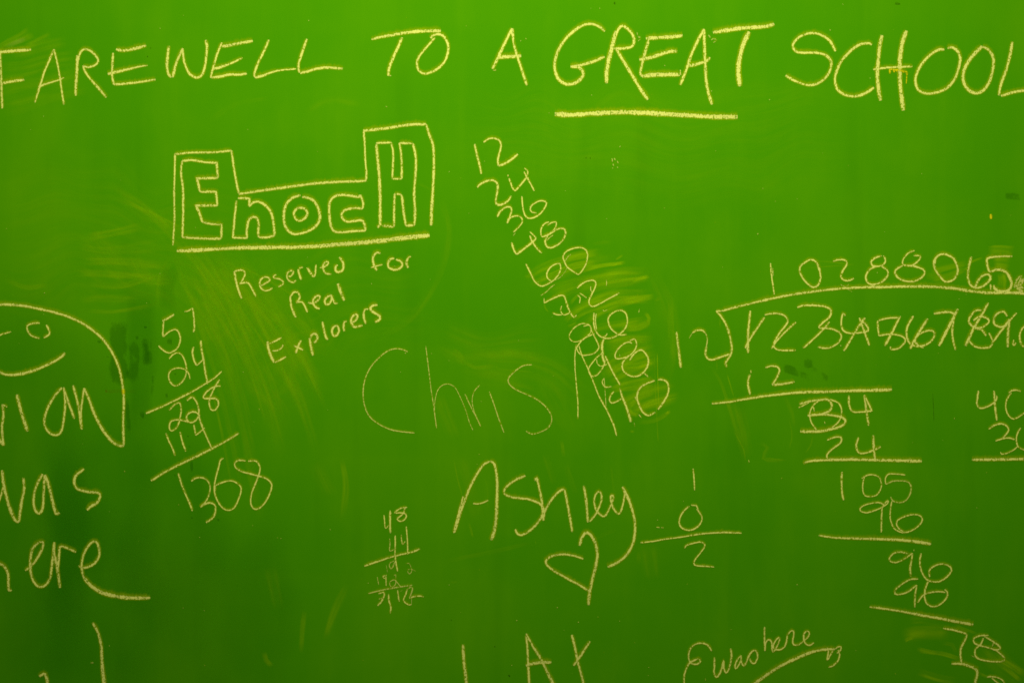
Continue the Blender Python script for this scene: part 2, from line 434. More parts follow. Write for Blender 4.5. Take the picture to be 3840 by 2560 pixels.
writing("chalk_number_list", "slanting column of the twelve times table from 12 down to the overwritten 120", "chalk numbers", [
 ("number", D(8, "24:125,190 150,310 180,430 205,542", "18-24:230,170 290,130 350,122 410,145 435,195 425,270 400,370 402,445;28:405,447 480,420 560,370 633,308")),
 ("number", D(8, "24:155,702 200,655 270,625 340,615 385,645 398,700 385,790 375,870 400,905 460,895 520,855 555,798",
   "14p:517,550 518,574;18:528,590 565,690 600,738 650,690 738,585;14:708,473 745,500 750,535 738,570 680,650 605,735;18:706,515 740,580 790,670 828,742")),
 ("number", D(8, "20:390,1047 430,980 490,935 540,930 560,965 545,1030 508,1122;18:510,1082 570,1045 640,1035 680,1065 685,1110 640,1170 580,1227;10f:605,1235 578,1268",
   "18:680,803 690,920 710,1010 750,1060 820,1055 890,1015 950,940 970,885 930,858 870,865 800,910 780,955 800,990 852,1002")),
 ("number", D(8, "22:560,1345 585,1430 618,1487;22:618,1487 700,1425 810,1340 850,1295;16:850,1295 810,1255 773,1220;20:773,1265 805,1340 860,1420 914,1472",
   "16:1000,1105 950,1125 910,1180 905,1250 925,1280 1000,1250 1060,1195 1085,1140 1078,1105 1020,1120 973,1152;20:930,1280 1020,1240 1100,1190 1170,1185 1195,1225 1175,1300 1110,1370 1020,1410 970,1390 955,1330 985,1265;9:975,1330 1000,1295 1052,1258")),
 ("number", D(9, "20:190,400 250,520 310,640 370,695 425,708 510,670 590,615 650,530 672,450 657,392;18:660,395 590,410 520,460 480,540 490,600 540,637;10f:600,625 680,575 730,510 757,460",
   "20:705,310 712,275 760,225 860,185 960,180 1020,215 1042,300 1010,420 950,520 910,550;20:910,550 840,505 765,450 730,390 705,330 703,290;10m:735,362 770,305 817,268")),
 ("number", D(9, "12:440,873 445,942;22:440,942 540,890 640,845 700,835 730,870 760,970 800,1070 850,1135 890,1108;14m:398,838 470,790 530,730 588,688;14:900,833 940,870 930,942;16:685,980 670,1040 690,1090 730,1105 792,1078;16:553,1075 610,1100 685,1105",
   "20:898,738 960,680 1040,640 1120,630 1155,665 1140,740 1080,860 1060,930 1090,985 1160,975 1300,900 1478,803;14:933,803 1028,870;12:1085,710 1085,760 1112,802;12:1298,625 1305,670 1297,708")),
 ("number", D(9, "14:985,1262 1060,1245 1090,1290 1080,1350 1020,1410 940,1460 850,1475 795,1430 795,1370 860,1280 960,1225 1040,1235 1080,1260 1095,1320 1150,1430 1195,1530",
   "20:1130,1075 1125,1200 1150,1320 1210,1395 1300,1430 1380,1420 1480,1370 1560,1290 1590,1190 1570,1090 1510,1045 1430,1055 1350,1110 1325,1180 1350,1270 1420,1345 1490,1380 1583,1375;14:1160,1085 1150,1200 1168,1315;14:1312,1358 1290,1395 1240,1412;8:1255,1030 1265,1055 1312,1033;10:1755,1025 1747,1072")),
 ("number", D(10, "15:215,250 200,400 200,560 215,760 235,980 240,1110 238,1252",
   "16:460,110 410,130 340,165 280,212 245,260 222,300 240,350 290,395 370,395 460,370 515,310 515,260 470,170 430,90",
   "18:960,242 930,222 860,240 780,310 735,390 750,440 820,440 910,410 980,355 1020,280 1015,210 985,180 930,207;22:933,465 970,400 1040,340 1090,330 1140,370 1180,450 1170,540 1110,630 1020,680 930,670 860,620 830,550 845,480 915,410;18:1128,638 1178,686;10f:795,375 800,415")),
 ("number", D(10, "14-20:250,265 300,420 370,570 440,740 510,920 560,1020 620,1120 680,1250 720,1340 757,1472;14:560,995 592,1085",
   "16:550,380 490,430 430,500 385,570 385,620 420,675 480,670 550,600 590,520 602,455;30:585,183 560,260 565,350 575,440 600,522;12:490,440 495,500 530,540 570,540 628,518;20:603,405 660,530 730,670 802,792;20-36:798,838 830,950 880,1070 948,1287;12f:990,1300 1000,1350",
   "16:590,705 565,750 580,800 620,825 687,813;9m:590,700 600,850 610,1000 615,1092;18:722,878 680,930 660,990 690,1035 760,1015 822,973",
   "24:1265,735 1170,770 1080,825 1040,890 1030,970 1060,1070 1110,1160 1180,1200 1272,1158;24:1306,725 1370,725 1430,760 1452,840 1430,940 1370,1040 1310,1122;18:1008,945 1011,990;12:1053,1188 1088,1233")),
])

writing("chalk_signature", "thin tall letters of the name Chris in the middle of the board", "chalk lettering", L(15,
 "12m:516,106 460,82 390,75 310,98 220,170 140,260 85,370 60,500 70,640 120,760 210,840 320,895 430,920 588,937",
 "10m:702,48 725,230 755,480 785,680 812,887;8m:812,885 795,750 795,620 825,500 880,445 940,438 1000,470 1050,560 1110,700 1150,830 1185,907",
 "10m:1103,538 1150,640 1200,740 1266,872;9m:1266,872 1200,720 1178,610 1195,520 1257,443",
 "11m:1353,513 1400,640 1450,790 1504,934",
 "12m:1792,238 1700,250 1610,310 1550,380 1560,440 1630,495 1740,545 1850,600 1950,690 1995,790 1960,880 1870,930 1790,948 1728,918"))

writing("chalk_signature", "bold flowing name Ashley with a long tailed y, just above the chalk heart", "chalk lettering", L(16,
 "26-22:115,772 180,560 250,370 330,210 400,110 460,75;24-34:460,75 500,90 525,180 535,320 530,480 525,620 505,760 475,847;18:108,776 160,570 200,418;14:298,490 370,488 447,457",
 "22:812,215 720,255 630,320 600,375 640,415 740,435 840,445 950,490 990,560 950,650 870,740 780,795 735,785 710,738",
 "22:905,267 922,238 945,330 970,460 980,580 987,657;22:987,657 1000,570 1060,460 1130,380 1185,350 1205,400 1235,560 1270,767",
 "22:1382,313 1405,450 1423,672",
 "18:1440,667 1500,590 1550,480 1555,400 1530,370 1495,410 1485,480 1510,560 1560,610 1600,600 1655,490",
 "18:1655,490 1675,430 1655,405 1645,440 1670,530 1725,590 1760,520 1785,380 1762,323;26:1762,323 1830,470 1870,600 1885,720 1870,860 1810,980 1720,1060 1617,1110"))

tag(glyph("chalk_heart", 16, "28:1342,902 1360,830 1400,775 1440,785 1490,860 1515,980 1500,1100 1460,1260 1435,1390 1430,1482;26p:1440,1330 1440,1400 1433,1450;22:1378,1030 1290,1000 1180,985 1080,1000 1020,1035 1015,1080 1080,1140 1200,1210 1330,1280 1432,1342", None),
    "open hand-drawn chalk heart under the name Ashley", "chalk drawing")

writing("smiley_drawing", "large round smiley face cut off by the left edge, over the words was here", "chalk drawing", [
 ("face_outline", 11, "26-22:-320,190 -200,130 -100,108 0,108 100,110 250,125 400,155 550,190 700,240 850,320 1000,440 1100,580 1170,740 1205,920 1215,1080 1208,1250 1213,1487"),
 ("eye", 11, "18:392,290 320,295 270,315 270,360 310,415 392,440;18:428,435 485,400 480,360 455,308"),
 ("eye", 11, "14:-90,470 0,408 60,390 110,374"),
 ("mouth", 11, "26:-200,660 -60,750 0,775 80,798 200,790 330,755 450,705 560,650 620,605 634,578"),
])

writing("chalk_message", "message ending in -rian was here in tall letters at the left edge", "chalk lettering", [
 ("word", L(11,
  "22:22,1085 35,1180 22,1300 25,1420 38,1492;18:30,1090 72,1112;26:-60,1370 0,1440 38,1492",
  "32:165,988 200,1130 240,1260 270,1352",
  "22:608,922 540,1000 470,1120 435,1240 450,1320 500,1375 560,1385 605,1340 630,1200 640,1050 625,918;20:628,935 680,1090 730,1228",
  "22:716,900 750,1020 775,1140 802,1333;20:800,1330 795,1160 810,1030 825,925;24-28:825,928 870,1030 930,1190 1010,1340 1100,1450 1180,1492 1216,1488")),
 ("word", L(12,
  "20:14,113 30,230 60,350 100,450 130,467;18:130,467 145,350 165,240 160,163;14:24,225 5,290 -25,370",
  "16:292,138 250,220 230,310 240,385 270,408 292,370 300,260 305,143;20:308,143 340,240 365,350 385,410 407,402",
  "17-20:577,103 520,150 508,200 530,240 600,260 670,268 685,290 665,335 620,360 597,387")),
 ("word", L(12,
  "18:-40,790 -15,762 0,752 30,770 55,820 58,890 60,937;14:58,937 82,932",
  "16:173,799 230,750 285,660 295,605 260,610 220,660 207,760 220,850 260,905 310,900 345,850",
  "16:345,850 358,740 372,603;18:372,603 372,680 395,800 411,917;16:395,790 405,690 412,635 460,645 522,672",
  "16:538,763 570,780 640,755 680,690 665,610 630,605 580,670 558,760 570,840;20-30:570,840 620,900 700,950 800,975;30-20:800,975 900,985 1028,985")),
])

writing("chalk_sum", "slanted long multiplication of 57 by 24 with the answer 1368", "chalk sum", [
 ("number", D(13, "30:318,297 390,260 475,208;22:335,303 325,400 327,512;20:327,512 400,445 490,410 540,460 558,540 530,640 470,700 400,722 330,690 266,628",
   "16:613,172 670,160 716,123;22:716,123 730,180 742,290 745,380 732,447")),
 ("number", D(13, "18:408,803 460,745 530,722 590,770 630,870 640,960 615,1060 550,1140 480,1162 420,1110 400,1020 440,950 530,925 620,945 670,1000 686,1073",
   "24:735,640 720,720 740,820 775,892;20:778,890 862,813;26:828,555 845,700 870,830 890,970 910,1080 920,1142")),
 ("rule", 13, "26-18:98,1530 300,1445 500,1350 700,1250 900,1130 1010,1060 1110,968"),
 ("number", D(14, "18:360,120 410,65 465,30 492,50 500,120 490,200 465,290 430,340 385,360 360,320 380,250 450,230 530,240 592,260",
   "20:570,7 600,-20 633,-34 677,14 700,80 708,150 690,215 640,258 590,255 562,210 580,160 640,135 690,150 722,187")
   + D(13, "22:1082,1078 1030,1160 985,1250 950,1330 945,1410 970,1480 1020,1485 1065,1420 1060,1360 1020,1330 960,1330 880,1330 870,1300 920,1230 1000,1180 1060,1165 1098,1170")),
 ("number", D(14, "18:320,388 360,490 400,570 429,652", "18:486,368 515,490 556,602", "18:647,283 660,350 672,412;18:672,412 720,375 777,323;20:708,188 740,290 790,410 830,500 860,562")),
 ("rule", 14, "26-22:146,947 300,850 500,745 700,650 860,570 1010,490 1110,430 1180,383"),
 ("number", D(14, "20:464,853 500,970 550,1100 600,1210 633,1300",
   "18:618,952 670,915 750,910 810,945 840,1010 830,1100 790,1190 725,1257;20:725,1257 780,1220 840,1205 890,1225 905,1280 880,1370 793,1437",
   "18:1000,683 965,700 940,790 905,920 890,1030 905,1130 950,1220 1010,1280 1070,1290 1130,1255 1180,1150 1205,1060 1190,1000 1110,950 1040,950 960,975 908,1000;22p:897,1000 903,1060",
   "18:1257,712 1180,705 1130,735 1140,790 1210,835 1300,860 1410,890 1500,920 1560,980 1555,1060 1500,1180 1430,1260 1365,1278 1320,1220 1325,1110 1370,990 1415,870 1425,790 1395,725 1350,710 1288,715")),
])

writing("chalk_sum", "small faint multiplication of 48 by 44 left of the name Ashley", "chalk sum", [
 ("number", D(17, "16:340,238 350,330 355,402;14:355,405 378,400 399,363;24:420,180 418,300 423,468",
   "18:637,140 560,150 478,207 540,210 600,215 628,250 600,300 545,318 510,290 540,260 590,215 612,138")),
 ("number", D(17, "14m:413,538 418,600 415,697 477,673;18:485,498 485,650 485,790 515,957", "14:562,488 565,560 580,614 612,573;17:625,383 640,560 645,742")),
 ("rule", 17, "22:90,890 250,835 400,785 550,745 700,710 802,670"),
 ("number", D(17, "9f:370,878 385,968", "13m:475,822 420,850 410,890 430,925 455,900 477,838", "11f:618,862 660,855 680,890 695,930 690,970 665,990 645,960 650,935 700,935 747,957")),
 ("number", D(17, "12m:255,1028 273,1127", "12:377,1005 330,1020 335,1040 367,1050;15:365,1018 370,1147", "11m:468,1012 490,1000 492,1060 490,1120 450,1160 415,1130 420,1090 470,1065 510,1100 552,1152")),
 ("rule", 17, "18m:138,1242 260,1210 400,1180 550,1155 702,1133"),
 ("number", D(17, "20:270,1242 335,1225 345,1260 310,1340 258,1397;14m:273,1312 322,1298", "20:402,1243 405,1330 430,1420 420,1497", "18:515,1198 525,1280 537,1347;9f:548,1217 577,1198",
   "16:637,1178 625,1240 590,1320 610,1355 660,1385 692,1380;9f:692,1380 695,1310;18m:645,1180 690,1160 705,1190 665,1303;22-14:665,1303 720,1280 800,1272 848,1284")),
])

writing("chalk_sum", "lone subtraction of 0 from 1 answered 2, right of the name Ashley", "chalk sum", [
 ("digit", 18, "18:779,128 792,260 801,417"),
 ("digit", 18, "20:732,628 670,680 615,760 595,850 625,915 700,950 780,940 860,885 900,800 875,730 828,668;18:753,618 800,618 830,630 852,692"),
 ("minus_sign", 18, "12:288,909 332,915;12:353,915 387,918"),
 ("rule", 18, "18-24:78,1117 250,1098 400,1070 600,1045 800,1012 1000,990 1200,980 1428,988"),
 ("digit", 18, "18:667,1192 690,1155 780,1125 870,1110 925,1125 935,1165 880,1250 810,1340 790,1395 830,1425 940,1430 1063,1442"),
])

writing("chalk_sum", "tall long division of 123456789 by 12, stepping down the right side to 78", "chalk sum", [
 ("quotient", D(21, "16:1174,262 1185,400 1216,615;12:1198,318 1200,405",
   "22:1545,265 1510,300 1505,360 1545,440 1600,500 1660,535 1710,510 1740,430 1725,330 1690,250 1640,222 1590,235 1546,270")
  + D(22, "20:-52,302 0,285 60,283 100,300 105,340 60,410 40,480 80,515 140,515 187,493;12f:30,560 100,600 165,647;12f:130,558 88,602",
   "20:500,240 430,260 378,310 400,350 450,358 520,340 545,290 520,238;20:450,358 370,390 322,470 340,540 400,562 500,535 570,460 560,400 498,358",
   "18:872,180 800,210 745,280 745,340 840,350 920,290 940,250 920,238 863,238;22:742,345 660,400 655,450 720,510 830,530 930,500 985,440 970,395 880,360 778,350",
   "24:1105,330 1110,270 1160,225 1230,225 1310,270 1355,360 1355,440 1310,510 1240,532 1190,510 1110,400 1090,320 1107,263",
   "26:1515,248 1490,350 1475,470 1500,560 1560,600 1650,580 1730,500 1710,450 1650,460 1590,520 1558,597",
   "24:1978,245 1850,245 1720,258 1690,290 1700,370 1720,422;30:1720,420 1820,395 1900,420 1950,490 1970,560 1940,625 1860,640 1790,620 1763,568;20:1730,558 1735,622",
   "22m:2000,600 2030,510 2080,470 2060,530 2020,590 2080,560 2105,500 2050,570 2100,600 2030,610 2095,640 2000,650")),
 ("bracket", (21, 22), ("24:558,800 620,870 680,980 720,1110 735,1220 720,1300 665,1390 682,1437",
   "20:-1372,865 -1310,862;24-34:-1308,862 -1130,815 -930,765 -730,720 -530,680 -330,650 -130,625 70,606 300,595 500,592 800,585 1050,588 1300,605 1500,635 1700,655 1900,655 2111,660 2260,668")),
 ("divisor", D(21, "22-28:110,1038 130,1200 160,1442", "10f:255,1110 290,1050;20:290,1050 340,1020 400,1020 438,1050;14m:438,1050 460,1110 450,1200;22:450,1200 438,1290 470,1345 530,1350 620,1320 712,1288")),
 ("dividend", D(21, "28:945,798 930,950 918,1100 920,1277;22:888,1222 940,1120 1020,1000 1107,873",
   "20:1108,847 1190,830 1290,835 1350,870 1370,920 1340,970 1270,1060 1215,1160 1215,1210 1280,1245 1458,1245;20:1183,1227 1240,1145 1340,1040 1462,928",
   "22:1476,762 1550,740 1680,740 1800,755 1860,800 1840,870 1770,930 1716,982;20:1716,982 1740,995 1840,1000 1930,1030 1975,1085 1940,1160 1860,1210 1780,1222 1710,1208;20:1543,1222 1680,1100 1770,1010 1842,923")
  + D(22, "20:90,917 65,890 45,960 50,1050 90,1100 180,1115 320,1095 350,1075 320,1010 268,983;22:248,938 300,1080 361,1252;20-26:73,1313 130,1220 220,1070 312,938",
   "20:692,938 560,945 465,970;20:460,970 455,1000 467,1142;20:467,1142 580,1125 690,1135 760,1170 760,1220 690,1285 610,1295 600,1263;24:538,1257 620,1100 712,918",
   "22:860,918 800,1020 780,1110 800,1200 850,1250 940,1260 1040,1220 1100,1140 1080,1090 1020,1085 930,1120 880,1180 900,1240 973,1278;28:823,1292 900,1140 1022,948",
   "26:1090,892 1180,880 1270,875 1327,902;22:1325,900 1300,1060 1305,1180 1336,1302;32:1148,1257 1260,1040 1362,838",
   "22:1628,855 1560,860 1490,950 1500,1010 1560,1050 1640,1045 1710,990 1700,950 1640,925 1590,930 1538,972;22:1560,1060 1630,1075 1682,1142;22:1488,1198 1550,1260 1640,1280 1720,1270 1757,1228;32-24:1448,1257 1540,1060 1640,890 1709,768",
   "24:1920,922 1880,870 1810,890 1770,950 1775,1010 1830,1040 1890,1030 1945,955;30:1945,955 1930,1100 1925,1272;18:1713,1108 1752,1192;26-18:1748,1225 1850,1090 1950,970 2027,883",
   "20:1995,1188 1985,1235 2000,1250 2017,1218",
   "22:2160,1010 2090,1060 2060,1150 2080,1240 2120,1265 2190,1270")),
 ("number", D(23, "12:468,123 471,157;20:460,168 440,260 462,372", "18:613,100 680,85 735,95 755,130 730,200 683,272;24:683,275 790,265 907,243")),
 ("rule", 23, "18-34:78,462 250,445 450,410 700,375 950,350 1200,342 1500,332 1883,322"),
 ("number", D(23, "22:953,467 1050,440 1150,425 1240,425 1280,470 1260,530 1180,565 1038,582;22-30:1038,580 1180,570 1300,580 1400,610 1415,650 1370,690 1280,715 1150,740 963,740;14:1262,420 1350,460 1380,540 1350,640 1268,712;14:1128,727 1075,650 1060,560 1095,480 1170,425 1252,422 1275,480;14:1105,537 1094,488;12:948,502 1052,453",
   "18:1450,378 1455,480 1490,540 1570,545 1670,535 1672,515 1605,373;20:1605,373 1625,520 1649,682")),
 ("number", D(23, "17:1233,827 1310,798 1370,800 1370,850 1280,920 1230,980 1240,1012;16m:1240,1012 1350,1022 1450,1018 1502,997", "20:1550,798 1525,880 1545,945 1600,960 1680,935 1772,893;24:1695,778 1700,900 1713,1027")),
 ("rule", 23, "22-32:998,1067 1040,1040 1200,1028 1500,1022 1800,1028 2183,1036"),
 ("number", D(24, "26:436,178 432,320 438,460 459,577", "18:752,253 730,340 730,450 765,515 830,525 920,505 975,430 990,350 960,260 890,225 800,225 713,272", "20:1323,223 1200,210 1090,212 1045,270 1045,330 1060,354;20m:1060,354 1150,310 1260,305 1360,320 1405,390 1390,490 1330,580 1240,610 1150,585 1118,528")),
 ("number", D(24, "20:1022,632 950,608 850,618 740,650 688,695 710,735 780,750 880,725 990,680 1075,620 1080,580 1020,640 1000,690;22:1000,690 992,800 987,1027", "20:1136,588 1115,720 1115,840 1160,960 1250,1020 1340,1025 1450,980 1540,900 1560,830 1510,785 1410,778 1290,815 1210,865 1205,930 1250,985 1312,1022")),
 ("rule", 24, "24-46:112,1068 300,1095 500,1108 800,1115 1100,1125 1400,1145 1685,1187"),
 ("number", D(25, "18:532,157 450,140 380,155 335,205 345,240 400,255 480,225 585,153;20:585,153 575,230 560,320 565,407;8:600,112 601,130;8f:535,135 545,158", "18:680,153 665,240 680,340 730,430 800,462 880,460 960,410 1010,340 980,290 900,270 820,295 770,340 771,412")),
 ("number", D(25, "18:647,432 560,440 470,490 400,550 395,595 450,600 540,570 632,498;20:632,498 615,600 608,742", "18:762,448 725,540 718,640 750,710 820,735 900,700 960,630 960,570 933,548;18:638,695 700,610 780,580 870,570 942,580")),
 ("rule", 25, "20-34:118,737 400,775 700,830 900,865 1050,895 1247,930"),
 ("number", D(25, "20:918,970 1020,985 1130,1015 1175,1040 1150,1110 1115,1180 1108,1250 1118,1342", "18:1412,1048 1320,1050 1250,1085 1260,1130 1330,1160 1430,1185 1510,1220 1590,1300 1550,1330 1430,1328 1310,1305 1270,1270 1270,1200 1330,1140 1356,1073;20:1368,1058 1450,1105 1530,1165 1535,1195 1468,1205;12m:1465,1130 1450,1172;10f:1218,1263 1272,1287")),
 ("number", D(25, "26:1008,1355 1100,1355 1200,1380 1275,1415 1290,1470 1275,1530 1255,1640", "16:1393,1500 1440,1495 1510,1505 1570,1540 1600,1610;12:1445,1510 1490,1545 1570,1605")),
])

writing("chalk_sum", "subtraction of 36 from 40 cut off by the right edge", "chalk sum", [
 ("number", D(26, "26:282,263 265,400 262,480 310,535 400,520 520,455 565,390 563,338;28:522,263 535,420 545,560 569,727", "24:748,302 800,265 870,255 942,276;22:792,298 730,390 705,500 730,620 800,695 870,690 990,610 1060,540 1100,460")),
 ("number", D(26, "26:438,862 530,800 620,775 700,795 745,845 740,900 660,1000;24:548,1042 640,1010 750,995 850,1020;20:887,1128 830,1180 740,1225 650,1245 623,1213", "22:937,838 890,920 870,1010 890,1120 940,1160 1060,1200")),
 ("rule", 26, "42:183,1330 400,1330 700,1325 1100,1318"),
])

writing("chalk_message", "large bold capitals I A Y cut off by the bottom edge", "chalk lettering", L(19,
 "36-44:272,403 278,550 290,700 310,850 325,1010",
 "24-34:1110,288 1130,420 1138,600 1148,800 1162,1010;28-42:1113,263 1200,420 1310,600 1400,780 1510,1010;44:1113,692 1220,660 1330,645 1453,645",
 "32:1725,278 1770,460 1800,620 1850,800 1900,1010;32:1748,692 1800,620 1880,500 1968,363"))

writing("chalk_signature", "cursive E was here with a swooping underline near the bottom edge", "chalk lettering", [
 ("letter", 20, "22:514,413 470,345 400,310 310,320 240,380 215,460 225,540 270,580 330,580 368,545 340,515 270,540 210,590 170,680 155,780 158,920"),
 ("word", L(20, "24:548,488 550,600 545,690 575,750 615,710 650,620 668,535 672,640 700,695 735,650 765,530 772,440 753,378",
   "22:900,465 850,520 815,600 825,640 860,600 897,528;22:895,468 900,560 935,605 972,538", "22:970,540 1010,450 1060,405 1095,420 1110,490 1075,570 1030,560 1006,508")),
 ("word", L(20, "22:1200,98 1198,250 1206,412;20:1205,410 1215,310 1250,265 1290,290 1295,380 1310,432", "22:1310,430 1350,370 1395,270 1385,235 1340,280 1310,350 1330,385 1400,395 1462,358",
   "22:1460,360 1485,290 1500,200 1555,145 1580,180 1565,280 1580,330 1640,330 1702,288", "22:1700,290 1770,220 1775,165 1745,155 1712,190 1710,270 1740,325 1790,335 1842,303")),
 ("underline", 20, "42-34:1010,885 1200,740 1400,610 1600,510 1800,430 1950,395 2110,388;22:2032,398 2013,527 2060,450 2092,398;20:2118,387 2150,360 2190,355 2185,400 2138,442;20:2150,398 2172,460 2150,540 2090,600 2028,623"),
])

tag(glyph("chalk_stroke", 12, "16-24:633,1152 670,1220 692,1310 698,1420 705,1500 717,1600;9f:620,1430 640,1428", None),
    "long bent single chalk stroke running off the bottom edge under the word here", "chalk mark")
tag(glyph("chalk_stroke", 12, "18:268,1522 290,1508 312,1508 332,1600", None),
    "short hooked chalk stroke just peeping over the bottom edge at the left", "chalk mark")

# ------------------------------------------------------------------ rubbed-out chalk, damp and glue marks
class Smear:
    def __init__(self): self.v, self.f, self.p, self.uv = [], [], [], []
    def add(self, reg, spec):
        f = REG[reg][2]
        for w0, op, fl, pts in parse(spec):
            LAYER[0] += 1
            base = 0.00004 + (LAYER[0] % 160) * 0.000001
            line = smooth([to_board(reg, *p) for p in pts], 0.008, False)
            n = len(line); first = len(self.v); run = 0.0
            total = sum((line[i + 1] - line[i]).length for i in range(n - 1)) or 1e-6
            half0 = w0 / f * PXM * 0.5; seed = rnd.uniform(0, 50); m = 9
            for i, q in enumerate(line):
                if i: run += (q - line[i - 1]).length
                d = (line[min(i + 1, n - 1)] - line[max(i - 1, 0)]).normalized()
                nr = Vector((-d.y, d.x)); u = run / total
                end = min(1.0, u / 0.22) * min(1.0, (1 - u) / 0.22)
                if 'h' in fl: end = min(1.0, u / 0.08) * min(1.0, (1 - u) / 0.4)
                if 't' in fl: end = min(1.0, u / 0.4) * min(1.0, (1 - u) / 0.06)
                if 's' in fl: end = min(1.0, u / 0.05) * min(1.0, (1 - u) / 0.05)
                end = end * end * (3 - 2 * end)
                half = half0 * (0.85 + 0.35 * mnoise.noise(Vector((run * 12, seed, 3.0))))
                off = half0 * 0.25 * mnoise.noise(Vector((run * 9, seed, 8.0)))
                for j in range(m):
                    c = -1 + 2 * j / (m - 1)
                    s = q + nr * (half * c + off)
                    self.v.append((s.x, -(base + 0.0000005 * u), s.y))
                    edge = (1 - abs(c)) if 's' not in fl else min(1.0, (1 - abs(c)) * 4)
                    edge = min(1.0, edge * 2.1)
                    self.p.append(op / 100.0 * end * edge * edge * (3 - 2 * edge))
                    self.uv.append((run * 1.0 + seed, (half0 * c) * 7.0 + seed, 0.0))
            for i in range(n - 1):
                for j in range(m - 1):
                    a = first + i * m + j
                    self.f.append((a, a + m, a + m + 1, a + 1))

def smear(name, label, cat, mat, *bits, gain=1.0):
    root = None
    part = "spot" if mat is M_DAMP else "streak"
    for reg, spec in bits:
        for one in spec.split(';'):
            s = Smear(); s.add(reg, one); s.p = [min(1.3, q * gain) for q in s.p]
            if root is None:
                root = tag(empty(name, to_board(reg, *next(parse(one))[3][0])), label, cat)
            finish(part, s.v, s.f, {"press": s.p}, s.uv, mat, root)
    return root

# in a smear's head the two numbers are width and strength in per cent
smear("chalk_smear", "broad curved eraser swipes rubbed behind the numbers 60, 72 and 96", "chalk smear", M_SMEAR,
 (9, "420-30:450,800 1000,640 1850,600;300-26:300,600 800,420 1450,350;150-65:170,610 420,440 800,310 1270,225;120-60:230,700 600,550 900,430 1240,380;80-60t:900,520 1200,430 1570,385;50-60:1370,430 1450,400 1530,385;230-50:480,860 900,650 1400,530 1910,530;130-65t:900,780 1400,690 1890,590;60-80t:1640,650 1760,610 1900,575;260-70:730,1210 950,1010 1400,850 1960,870;90-90h:735,1200 790,1120 870,1070;70-100:760,1270 830,1250 900,1210;110-70t:1500,950 1750,880 1960,850;60-80:1960,900 2060,870;50-50:1000,780 880,860 800,960;200-60:950,1250 1200,1060 1500,930 1850,870;170-60:900,1420 1200,1280 1500,1240 1890,1200;120-70t:1500,1300 1750,1270 1895,1190;90-60:1830,1070 1890,1150 1860,1260;60-50:170,560 230,580 260,500;40-40:440,940 460,1010 510,1070;70-55t:1100,140 1250,110 1400,110;40-50:1420,350 1480,310 1530,280"), gain=1.9)
smear("chalk_smear", "paler rubbed patch behind the overwritten numbers ending in 120", "chalk smear", M_SMEAR,
 (10, "520-32:600,700 900,500 1300,360;460-34:820,1120 1150,960 1560,860;300-30:600,300 900,240 1250,220;160-45:600,250 900,180 1230,200;160-60:580,650 750,560 1000,540 1260,480;70-75:1030,570 1150,520 1260,490;130-60:640,880 900,800 1250,720;110-55:700,860 1000,850 1260,790;130-60:900,1090 1050,980 1260,890;120-60:1000,1160 1250,1020 1600,930;80-60:1040,1290 1250,1270 1460,1160;50-70:1400,1190 1480,1140;70-60:900,1100 960,1180 1060,1200;16-45s:1258,360 1272,800 1290,1150 1312,1560;16-40s:1300,360 1310,800 1320,1100;50-40:930,1410 1000,1420;60-50:560,610 590,690 580,720"), gain=2.7)
smear("chalk_smear", "soft hand-wiped smear behind the first letters at the top left corner", "chalk smear", M_SMEAR,
 (1, "130-60:-60,360 100,260 250,190 375,110;110-60t:40,330 220,250 430,170;150-40:330,330 480,260 650,170;330-30:-50,620 300,600 600,520 1000,470;500-25:-50,1000 300,900 700,820 1100,700;200-30:100,420 400,360 850,260"), gain=1.5)
smear("chalk_smear", "bright greyish finger smudge above the bar of the first F", "chalk smear", M_SMEAR2,
 (1, "70-55t:60,335 180,275 335,225"))
smear("chalk_smear", "thin sideways scuffs left of the frame of bubble letters", "chalk smear", M_SMEAR,
 (0, "26-60:195,545 260,535 330,520;30-60:180,600 280,600 395,610;24-60:170,625 260,630 360,640;16-70:185,712 260,716 370,700;26-50:180,690 250,685 330,690;30-50:265,440 320,470 400,540;22-50:270,455 340,490 420,530;30-40:170,560 250,575 390,560;50-40:300,580 340,640 400,640;14-50:10,640 60,660 110,655;90-25:190,520 300,640 420,660;20-50:180,650 280,655 380,620"))
fan = random.Random(11)
bits = ["90-16:280,440 400,540 520,680 620,800", "26-34:330,470 450,600 560,760", "14-60:395,580 440,690 500,800", "10-70s:545,690 562,740 580,770",
        "200-26:410,560 500,680 620,850 690,1000", "150-26:450,580 600,700 720,850", "60-30:600,600 680,720 740,830", "34-45:600,730 680,740 720,790",
        "9-75s:1290,1010 1295,1050", "26-35:395,590 370,640 365,700"]
for i in range(34):                     # a fan of strokes of the eraser, all pulled down from the corner of the frame
    t = fan.random(); x, y = 385 + 150 * t + fan.uniform(-8, 8), 585 - 20 * t + fan.uniform(-15, 60)
    ex, ey = 520 + 240 * t + fan.uniform(-20, 20), 1020 - 170 * t + fan.uniform(-160, 190)
    mx, my = x + (ex - x) * 0.42 + 6, y + (ey - y) * 0.38
    nx, ny = x + (ex - x) * 0.75 + 4, y + (ey - y) * 0.70
    bits.append("%.0f-%.0f:%.0f,%.0f %.0f,%.0f %.0f,%.0f %.0f,%.0f" % (fan.choice((8, 12, 18, 26, 40)), fan.uniform(22, 48), x, y, mx, my, nx, ny, ex, ey))
smear("chalk_smear", "long diagonal eraser streaks sweeping down below the frame of bubble letters", "chalk smear", M_SMEAR, (0, ";".join(bits)), gain=0.85)
